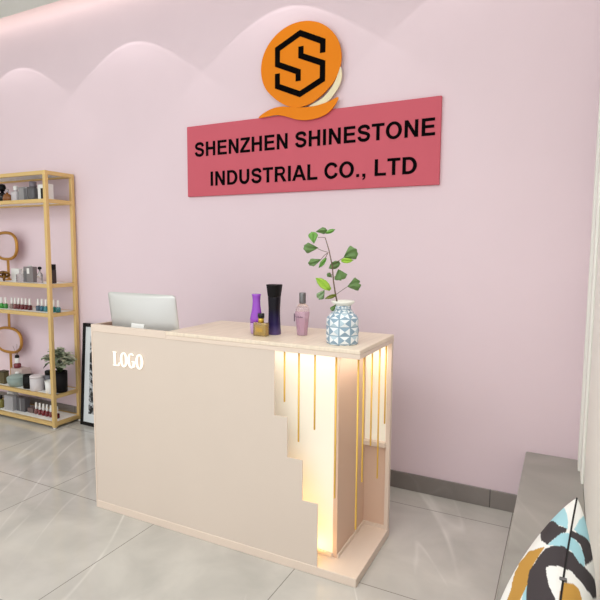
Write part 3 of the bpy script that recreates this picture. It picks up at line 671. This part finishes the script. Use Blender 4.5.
b = new_bm(); lathe(b, [(0.009, 0.1012), (0.016, 0.108), (0.017, 0.116), (0.010, 0.122)], 16); obj('knob', b, M['white'], lid)
t = thing('mug', 'black mug with small handle on fourth shelf', 'mug', (-3.322, 0.855, z))
b = new_bm(); lathe(b, [(0.036, 0), (0.041, 0.003), (0.043, 0.055), (0.041, 0.115), (0.037, 0.115), (0.038, 0.012)], 24); obj('body', b, M['black'], t)
b = new_bm(); tube(b, [(0.040, 0, 0.096), (0.058, 0, 0.096), (0.064, 0, 0.082), (0.060, 0, 0.062), (0.042, 0, 0.046)], 0.006, 8); obj('handle', b, M['black'], t)
t = thing('canister', 'pale grey lidded canister beside the black mug', 'canister', (-3.200, 0.848, z))
b = new_bm(); lathe(b, [(0.052, 0), (0.056, 0.004), (0.056, 0.108)], 26); obj('body', b, mat('pale grey ceramic', (212, 204, 206), 0.45), t)
b = new_bm(); lathe(b, [(0.057, 0.1083), (0.057, 0.122), (0.052, 0.127)], 26); obj('lid', b, mat('pale grey lid', (222, 212, 214), 0.45), t)
t = thing('vase', 'slim dark grey bottle vase left of the black plant pot', 'vase', (-3.128, 0.905, z))
b = new_bm(); lathe(b, [(0.028, 0), (0.034, 0.004), (0.034, 0.12), (0.028, 0.128)], 20); obj('body', b, mat('mid grey ceramic', (104, 102, 108), 0.4), t)
b = new_bm(); lathe(b, [(0.030, 0.1285), (0.030, 0.160), (0.024, 0.164)], 20); obj('cap', b, M['black'], t)
t = thing('cup', 'small white tumbler in front of the black plant pot', 'cup', (-3.040, 0.838, z))
b = new_bm(); lathe(b, [(0.024, 0), (0.027, 0.003), (0.033, 0.10), (0.030, 0.10), (0.026, 0.01)], 22); obj('body', b, M['white'], t)
b = new_bm(); lathe(b, [(0.0345, 0.094), (0.0355, 0.098), (0.0345, 0.102)], 22, cap=False); obj('rim', b, M['white'], t)

t = thing('plant_pot', 'cylindrical black plant pot on fourth shelf', 'pot', (-2.990, 0.905, z))
b = new_bm(); lathe(b, [(0.052, 0), (0.055, 0.003), (0.058, 0.172), (0.052, 0.172), (0.050, 0.15)], 28, cap=True); obj('body', b, M['black'], t)
b = new_bm(); lathe(b, [(0.0495, 0.1505), (0.0495, 0.156)], 24); obj('soil', b, mat('dark soil', (44, 36, 30), 0.9), t)
pl_ = thing('potted_plant', 'bushy grey green leafy plant growing in the black pot', 'plant', (-2.990, 0.905, z + 0.157))
b = new_bm()
stm = mat('green stalk', (74, 92, 58), 0.6)
rnd = random.Random(3); lv = []
for k in range(26):
    a = rnd.uniform(0, 2 * PI); r_ = rnd.uniform(0.02, 0.13); zz = 0.055 + 0.12 * (1 - (r_ / 0.155) ** 2) + rnd.uniform(-0.02, 0.02)
    ex, ey = r_ * math.cos(a), r_ * math.sin(a) * 0.45
    tube(b, [(ex * 0.1, ey * 0.1, 0.0), (ex * 0.45, ey * 0.45, zz * 0.6), (ex, ey, zz)], 0.003, 5)
    lv.append((ex, ey, zz))
obj('stalk', b, stm, pl_)
b = new_bm()
def small_leaf(b, c, d, ln, w, mi):
    d = d.normalized(); s = d.cross(Vector((0, 0, 1)))
    if s.length < 0.1: s = Vector((1, 0, 0))
    s.normalize(); n_ = s.cross(d); R = []
    for j in range(6):
        r = j / 5; wd = math.sin(PI * (0.06 + 0.90 * r)) ** 0.7
        R.append([b.verts.new(c + d * (r * ln) - Vector((0, 0, 0.35 * ln * r * r)) + s * (v * w / 2 * wd) + n_ * (0.12 * w * abs(v))) for v in (-1, 0, 1)])
    for j in range(5):
        for i in range(2):
            f = b.faces.new((R[j][i], R[j][i + 1], R[j + 1][i + 1], R[j + 1][i])); f.smooth = True; f.material_index = mi
for (ex, ey, zz) in lv:
    for q in range(9):
        a = 2 * PI * q / 9 + rnd.uniform(-0.3, 0.3)
        small_leaf(b, Vector((ex, ey, zz + rnd.uniform(-0.012, 0.012))), Vector((math.cos(a), math.sin(a) * 0.6, rnd.uniform(-0.1, 0.5))), rnd.uniform(0.045, 0.07), rnd.uniform(0.038, 0.056), rnd.choice((0, 0, 1, 2)))
for v in b.verts:
    v.co.y = min(0.105, max(-0.11, v.co.y)); v.co.x = max(-0.19, min(0.17, v.co.x))
obj('foliage', b, [mat('grey green foliage', (196, 202, 180), 0.6), mat('dusty olive foliage', (204, 202, 176), 0.6), mat('dark grey green foliage', (160, 174, 146), 0.6)], pl_)
b = new_bm()
small_leaf(b, Vector((-0.05, -0.03, 0.10)), Vector((-0.8, -0.1, -0.3)), 0.10, 0.03, 0); tube(b, [(-0.004, 0, 0.0), (-0.03, -0.02, 0.06), (-0.05, -0.03, 0.10)], 0.002, 5)
obj('dark_leaf', b, mat('dark wilted leaf', (52, 40, 40), 0.6), pl_)

# --- bottom board items
z = SZ[4]
bottle('perfume_bottle', 'small olive bottle at the left end of bottom shelf', 'perfume bottle', -3.712, 0.86, z, 0.024, 0.11, mat('olive glass', (126, 118, 60), 0.2), M['black'])
carton('gift_box', 'white box at the left of the bottom shelf', 'box', -3.650, 0.93, z, 0.09, 0.05, 0.135, M['white'])
carton('gift_box', 'wide light grey box on bottom shelf, taller than neighbours', 'box', -3.575, 0.86, z, 0.115, 0.05, 0.128, mat('light grey card', (168, 166, 170), 0.5))
carton('gift_box', 'dark grey box on the bottom shelf beside light grey box', 'box', -3.455, 0.89, z, 0.11, 0.05, 0.120, mat('slate card', (92, 90, 94), 0.45), (-0.1, 0.02, 0.05, 0.95, GREY))
carton('small_case', 'flat brown case lying low between dark grey box and polishes', 'box', -3.345, 0.90, z, 0.07, 0.05, 0.042, mat('brown case', (112, 92, 90), 0.5))

# --- ring mirrors
def mirror(label, cx, cz, hw, hh, y, zbase, ztop):
    t = thing('vanity_mirror', label, 'mirror', (cx, y, zbase))
    def sup(k, y_, n=56, p=2.5):
        out = []
        for i in range(n):
            a = 2 * PI * i / n; c_, s_ = math.cos(a), math.sin(a)
            out.append((math.copysign(abs(c_) ** (2 / p), c_) * (hw - k), y_, cz - zbase + math.copysign(abs(s_) ** (2 / p), s_) * (hh - k)))
        return out
    b = new_bm(); tube(b, sup(0.012, 0), 0.013, 10, closed=True); obj('frame', b, M['brass_dark'], t)
    b = new_bm(); plate(b, [(p[0], p[2]) for p in sup(0.012, 0)], -0.002, 0.002)
    obj('glass', b, mat('mirror glass with painted wall reflection', (226, 204, 214), 0.25, 0.55), t)  # pink tint paints the reflected wall into the glass
    b = new_bm(); box(b, -0.018, 0.010, 0.0115, 0.020, 0.0125, ztop - zbase, 0.001); obj('stem', b, M['brass_dark'], t)
    b = new_bm(); lathe(b, [(0.04, 0), (0.042, 0.003), (0.040, 0.012)], 24, sy=0.75); obj('base', b, M['brass_dark'], t)
mirror('brass framed rounded mirror above the second shelf', -3.715, 1.481, 0.160, 0.128, 0.975, SZ[1], 1.50)
mirror('brass framed rounded mirror above the fourth shelf', -3.755, 0.636, 0.190, 0.122, 0.985, SZ[3], 0.913)

# ------------------------------------------------------------------ leaning picture
t = thing('framed_picture', 'black framed black and white picture leaning on wall behind desk', 'picture', (-2.815, 0.945, 0.0))
t.rotation_euler = (-math.atan2(0.062, 0.86), 0, 0)
PWD, PH = 0.62, 0.850
b = new_bm()
for x0_, x1_, z0_, z1_ in ((0, 0.028, 0, PH), (PWD - 0.028, PWD, 0, PH), (0.028, PWD - 0.028, 0, 0.028), (0.028, PWD - 0.028, PH - 0.028, PH)):
    box(b, x0_, x1_, 0, 0.025, z0_, z1_, 0.001)
obj('frame', b, M['black'], t)
b = new_bm(); box(b, 0.0285, PWD - 0.0285, 0.008, 0.020, 0.0285, PH - 0.0285); obj('mount', b, mat('white mount', (224, 228, 230), 0.6), t)
pm = mat('black and white print', (200, 200, 200), 0.5); nt = pm.node_tree
tc = nt.nodes.new('ShaderNodeTexCoord'); nz = nt.nodes.new('ShaderNodeTexNoise'); nz.inputs['Scale'].default_value = 16; nz.inputs['Detail'].default_value = 3; nz.inputs['Distortion'].default_value = 1.6
rp = nt.nodes.new('ShaderNodeValToRGB'); rp.color_ramp.elements[0].position = 0.46; rp.color_ramp.elements[1].position = 0.56; rp.color_ramp.elements[0].color = lin((28, 28, 30)); rp.color_ramp.elements[1].color = lin((196, 200, 204))
nt.links.new(tc.outputs['Object'], nz.inputs['Vector']); nt.links.new(nz.outputs['Fac'], rp.inputs['Fac']); nt.links.new(rp.outputs['Color'], nt.nodes['Principled BSDF'].inputs['Base Color'])
b = new_bm(); box(b, 0.085, PWD - 0.085, 0.0065, 0.0078, 0.10, PH - 0.10); obj('print', b, pm, t)

# ------------------------------------------------------------------ patterned cushion
CP = {'w': (244, 242, 238), 'b': (168, 212, 222), 'd': (74, 68, 70), 'm': (198, 150, 74)}
CT = Vector((0.803, -0.52, 0.82)); CE1 = Vector((-0.07, -1, -0.01)).normalized(); CE2 = Vector((0.135, 0, 0.44)).normalized(); CN = Vector((-CE2.z, 0, CE2.x)); CS = 0.43
PATTERN_FRONT = [([(-0.02, 0.297), (-0.02, 0.185), (0.15, 0.15), (0.273, 0.053), (0.329, 0.025), (0.367, 0.023), (0.345, 0.109), (0.217, 0.25)], 'b'), ([(0.25, 0.3), (0.25, 0.267), (0.217, 0.25), (0.353, 0.093), (0.367, 0.025), (0.389, 0.025), (0.399, 0.057), (0.427, 0.093), (0.457, 0.139), (0.409, 0.197)], 'd'), ([(0.459, 0.137), (0.427, 0.093), (0.399, 0.057), (0.38, -0.02), (0.472, -0.02), (0.465, 0.019), (0.469, 0.081)], 'b'), ([(0.335, 0.395), (0.441, 0.241), (0.463, 0.153), (0.505, 0.191), (0.529, 0.217), (0.545, 0.237), (0.623, 0.223), (0.645, 0.243), (0.689, 0.301), (0.595, 0.409), (0.539, 0.363), (0.483, 0.351), (0.317, 0.433)], 'm'), ([(0.531, 0.209), (0.505, 0.191), (0.473, 0.143), (0.469, 0.081), (0.465, 0.019), (0.472, -0.02), (0.575, -0.02), (0.563, 0.003), (0.573, 0.115)], 'd'), ([(0.545, 0.237), (0.527, 0.211), (0.571, 0.115), (0.619, 0.099), (0.671, 0.075), (0.719, 0.031), (0.785, 0.013), (0.737, 0.225), (0.621, 0.227)], 'd'), ([(0.783, 0.009), (0.683, 0.007), (0.65, 0.0), (0.633, 0.0), (0.632, -0.02), (0.777, -0.02)], 'm'), ([(0.709, 0.273), (0.641, 0.245), (0.619, 0.225), (0.737, 0.225)], 'b')]
PATTERN_BACK = [([(0.353, 0.011), (0.277, 0.037), (0.197, 0.093), (0.2, 0.133), (0.3, 0.183), (0.333, 0.129), (0.361, 0.043)], 'b'), ([(0.367, -0.02), (0.363, 0.005), (0.361, 0.043), (0.333, 0.129), (0.317, 0.183), (0.35, 0.2), (0.367, 0.2), (0.481, 0.107), (0.459, 0.097), (0.409, 0.061), (0.401, 0.015), (0.403, -0.02)], 'd'), ([(0.405, -0.02), (0.401, 0.015), (0.413, 0.055), (0.447, 0.095), (0.489, 0.105), (0.497, 0.061), (0.471, 0.015), (0.472, -0.02)], 'b'), ([(0.475, -0.02), (0.473, 0.019), (0.497, 0.061), (0.483, 0.135), (0.451, 0.217), (0.45, 0.283), (0.45, 0.3), (0.531, 0.223), (0.571, 0.135), (0.569, 0.061), (0.559, 0.023), (0.57, -0.02)], 'd'), ([(0.637, -0.02), (0.607, 0.047), (0.607, 0.081), (0.629, 0.111), (0.673, 0.133), (0.777, -0.02)], 'm')]
def in_poly(x, y, P):
    c = False; j = len(P) - 1
    for i in range(len(P)):
        if (P[i][1] > y) != (P[j][1] > y) and x < (P[j][0] - P[i][0]) * (y - P[i][1]) / (P[j][1] - P[i][1]) + P[i][0]: c = not c
        j = i
    return c
def cushion_point(u, v, side, z=None):
    """u runs along the top edge towards -y, v from the top edge down, both 0..1"""
    u, v = 0.5 - 0.5 * math.cos(PI * u), 0.5 - 0.5 * math.cos(PI * v)
    a, c_ = u * 2 - 1, 1 - v * 2
    px = (1 - a ** 4) * 1.0; pz = (1 - c_ ** 4)
    th = (0.080 if side > 0 else 0.105) * (max(0, 1 - a * a) * max(0, 1 - c_ * c_)) ** 0.42
    pin = 0.055
    aa = a * (1 - pin * (1 - c_ * c_)); cc = c_ * (1 - pin * (1 - a * a))
    wr = 0.004 * math.sin(9 * a + 5 * c_) * math.sin(PI * u) * math.sin(PI * v)
    return CE1 * ((aa + 1) / 2 * CS * 1.3) - CE2 * ((1 - cc) / 2 * CS) + CN * side * (th + wr)
cu_ = thing('cushion', 'plump cushion with blue, charcoal, mustard and white shapes on bench', 'cushion', CT)
def cushion_face(name, side, n=210):
    verts = []; faces = []; cols = []
    for j in range(n + 1):
        for i in range(n + 1):
            u, v = i / n, j / n; verts.append(tuple(cushion_point(u, v, side)))
            c = 'w'
            for poly, k in (PATTERN_FRONT if side > 0 else PATTERN_BACK):
                if in_poly(u, v, poly): c = k
            cols.append(lin(CP[c]))
    for j in range(n):
        for i in range(n):
            q = (j * (n + 1) + i, j * (n + 1) + i + 1, (j + 1) * (n + 1) + i + 1, (j + 1) * (n + 1) + i); faces.append(q if side < 0 else q[::-1])
    me = bpy.data.meshes.new(name); me.from_pydata(verts, [], faces)
    at = me.color_attributes.new('fabric_pattern', 'FLOAT_COLOR', 'POINT')
    for k, c in enumerate(cols): at.data[k].color = c
    me.polygons.foreach_set('use_smooth', [True] * len(me.polygons))
    m = mat('printed cushion fabric', (240, 240, 236), 0.85, spec=0.1); nt = m.node_tree
    ca = nt.nodes.new('ShaderNodeVertexColor'); ca.layer_name = 'fabric_pattern'
    nt.links.new(ca.outputs['Color'], nt.nodes['Principled BSDF'].inputs['Base Color'])
    wv = nt.nodes.new('ShaderNodeTexNoise'); wv.inputs['Scale'].default_value = 400; bp = nt.nodes.new('ShaderNodeBump'); bp.inputs['Strength'].default_value = 0.15; bp.inputs['Distance'].default_value = 0.001
    nt.links.new(wv.outputs['Fac'], bp.inputs['Height']); nt.links.new(bp.outputs['Normal'], nt.nodes['Principled BSDF'].inputs['Normal'])
    me.materials.append(m); o = bpy.data.objects.new(name, me); COL.objects.link(o); o.parent = cu_
cushion_face('front_cover', 1); cushion_face('back_cover', -1)
b = new_bm(); edge = [cushion_point(k / 30, 0, 1) for k in range(30)] + [cushion_point(1, k / 30, 1) for k in range(30)] + [cushion_point(1 - k / 30, 1, 1) for k in range(30)] + [cushion_point(0, 1 - k / 30, 1) for k in range(30)]
tube(b, edge, 0.0022, 6, closed=True); obj('zip_seam', b, M['black'], cu_)
b = new_bm(); p_ = cushion_point(0.62, 0, 1)
box(b, p_.x - 0.007, p_.x + 0.007, p_.y - 0.004, p_.y + 0.004, p_.z - 0.001, p_.z + 0.005, 0.001); obj('zip_pull', b, mat('grey zip pull', (110, 108, 108), 0.4, 0.5), cu_)

# ------------------------------------------------------------------ light
scn.view_settings.view_transform = 'Standard'; scn.view_settings.look = 'None'; scn.view_settings.exposure = 0; scn.view_settings.gamma = 1
w = bpy.data.worlds.new('world'); scn.world = w; w.use_nodes = True
w.node_tree.nodes['Background'].inputs['Color'].default_value = (0.97, 0.985, 1.0, 1); w.node_tree.nodes['Background'].inputs['Strength'].default_value = 1.32

def area(name, loc, rot, sx, sy, e, col=(1, 1, 1), spread=None):
    l = bpy.data.lights.new(name, 'AREA'); l.shape = 'RECTANGLE'; l.size = sx; l.size_y = sy; l.energy = e; l.color = col
    if spread: l.spread = spread
    o = bpy.data.objects.new(name, l); COL.objects.link(o); o.location = loc; o.rotation_euler = rot; return o
area('room_fill', (-1.2, -2.2, 3.3), (math.radians(20), 0, 0), 5.0, 2.2, 110, (0.97, 0.985, 1.0))  # unseen fill added in front, since the ceiling cuts the ambient light
area('overhead_fill', (0.2, -0.2, 3.34), (math.radians(3), 0, 0), 0.9, 0.9, 4.0, (1.0, 0.985, 0.95), math.radians(75))  # added fill with no fixture, lifts wall, floor and bench at right
area('overhead_fill', (-2.7, -0.2, 3.34), (math.radians(3), 0, 0), 1.6, 0.8, 1.5, (1.0, 0.985, 0.97), math.radians(75))  # second added fill, brightens the left side without any fixture
area('cove_light', (-1.8, WY - 0.125, 3.405), (math.radians(92), 0, 0), 7.0, 0.02, 4.2, (1.0, 0.90, 0.78))

# recessed wall washers: a narrow hard-edged beam, shaped by angle
def washer(x):
    l = bpy.data.lights.new('wall_washer', 'SPOT'); l.energy = 1.0; l.spot_size = math.radians(150); l.spot_blend = 0.0; l.shadow_soft_size = 0.004; l.use_nodes = True
    nt = l.node_tree; em = nt.nodes['Emission']
    tc = nt.nodes.new('ShaderNodeTexCoord'); sp = nt.nodes.new('ShaderNodeSeparateXYZ'); nt.links.new(tc.outputs['Normal'], sp.inputs[0])
    ab = nt.nodes.new('ShaderNodeMath'); ab.operation = 'ABSOLUTE'; nt.links.new(sp.outputs['Z'], ab.inputs[0])
    ac = nt.nodes.new('ShaderNodeMath'); ac.operation = 'ARCCOSINE'; nt.links.new(ab.outputs[0], ac.inputs[0])
    dv = nt.nodes.new('ShaderNodeMath'); dv.operation = 'DIVIDE'; dv.inputs[1].default_value = math.radians(90); nt.links.new(ac.outputs[0], dv.inputs[0])
    rp = nt.nodes.new('ShaderNodeValToRGB'); e = rp.color_ramp.elements
    stops = WASH
    e[0].position = stops[0][0]; e[0].color = (stops[0][1],) * 3 + (1,); e[1].position = stops[-1][0]; e[1].color = (stops[-1][1],) * 3 + (1,)
    for p, v in stops[1:-1]:
        q = e.new(p); q.color = (v, v, v, 1)
    nt.links.new(dv.outputs[0], rp.inputs['Fac'])
    ml = nt.nodes.new('ShaderNodeMath'); ml.operation = 'MULTIPLY'; ml.inputs[1].default_value = WASH_E; nt.links.new(rp.outputs['Color'], ml.inputs[0])
    nt.links.new(ml.outputs[0], em.inputs['Strength'])
    l.color = (1.0, 0.97, 0.95)
    o = bpy.data.objects.new('wall_washer', l); COL.objects.link(o); o.location = (x, WY - 0.40, 3.34)
WASH = [(0.0, 0.25), (0.30, 0.5), (0.44, 0.75), (0.47, 0.95), (0.535, 1.0), (0.548, 1.5), (0.560, 0.0), (1.0, 0.0)]
WASH_E = 4.3
for x in (-4.86, -3.55, -2.24, -0.93, 0.38): washer(x)

# niche lights
area('niche_warm', (-0.30, 0.040, 0.26), (math.radians(90), 0, math.radians(180)), 0.10, 0.30, 0.16, (1, 0.70, 0.24))
area('niche_top', (-0.31, 0.06, zt - 0.010), (0, 0, 0), 0.50, 0.03, 0.30, (1, 0.97, 0.92))
area('niche_top_side', (-0.07, 0.26, zt - 0.010), (0, 0, 0), 0.03, 0.34, 0.5, (1, 0.95, 0.86))
area('niche_low', (-0.265, 0.055, 0.07), (math.radians(150), 0, 0), 0.14, 0.02, 0.22, (1, 0.70, 0.26))

# ------------------------------------------------------------------ camera
cam = bpy.data.cameras.new('camera'); co = bpy.data.objects.new('camera', cam); COL.objects.link(co); scn.camera = co
cam.sensor_width = 36; cam.lens = 524.4524 / 600 * 36; cam.clip_start = 0.02
yaw, pit, rol = 0.46857, 0.09621, 0.00667
fw = Vector((-math.sin(yaw) * math.cos(pit), math.cos(yaw) * math.cos(pit), -math.sin(pit)))
r = Vector((math.cos(yaw), math.sin(yaw), 0)); u = r.cross(fw)
r2 = r * math.cos(rol) + u * math.sin(rol); u2 = -r * math.sin(rol) + u * math.cos(rol)
co.matrix_world = Matrix(((r2.x, u2.x, -fw.x, 0.7476), (r2.y, u2.y, -fw.y, -2.0351), (r2.z, u2.z, -fw.z, 1.4681), (0, 0, 0, 1)))
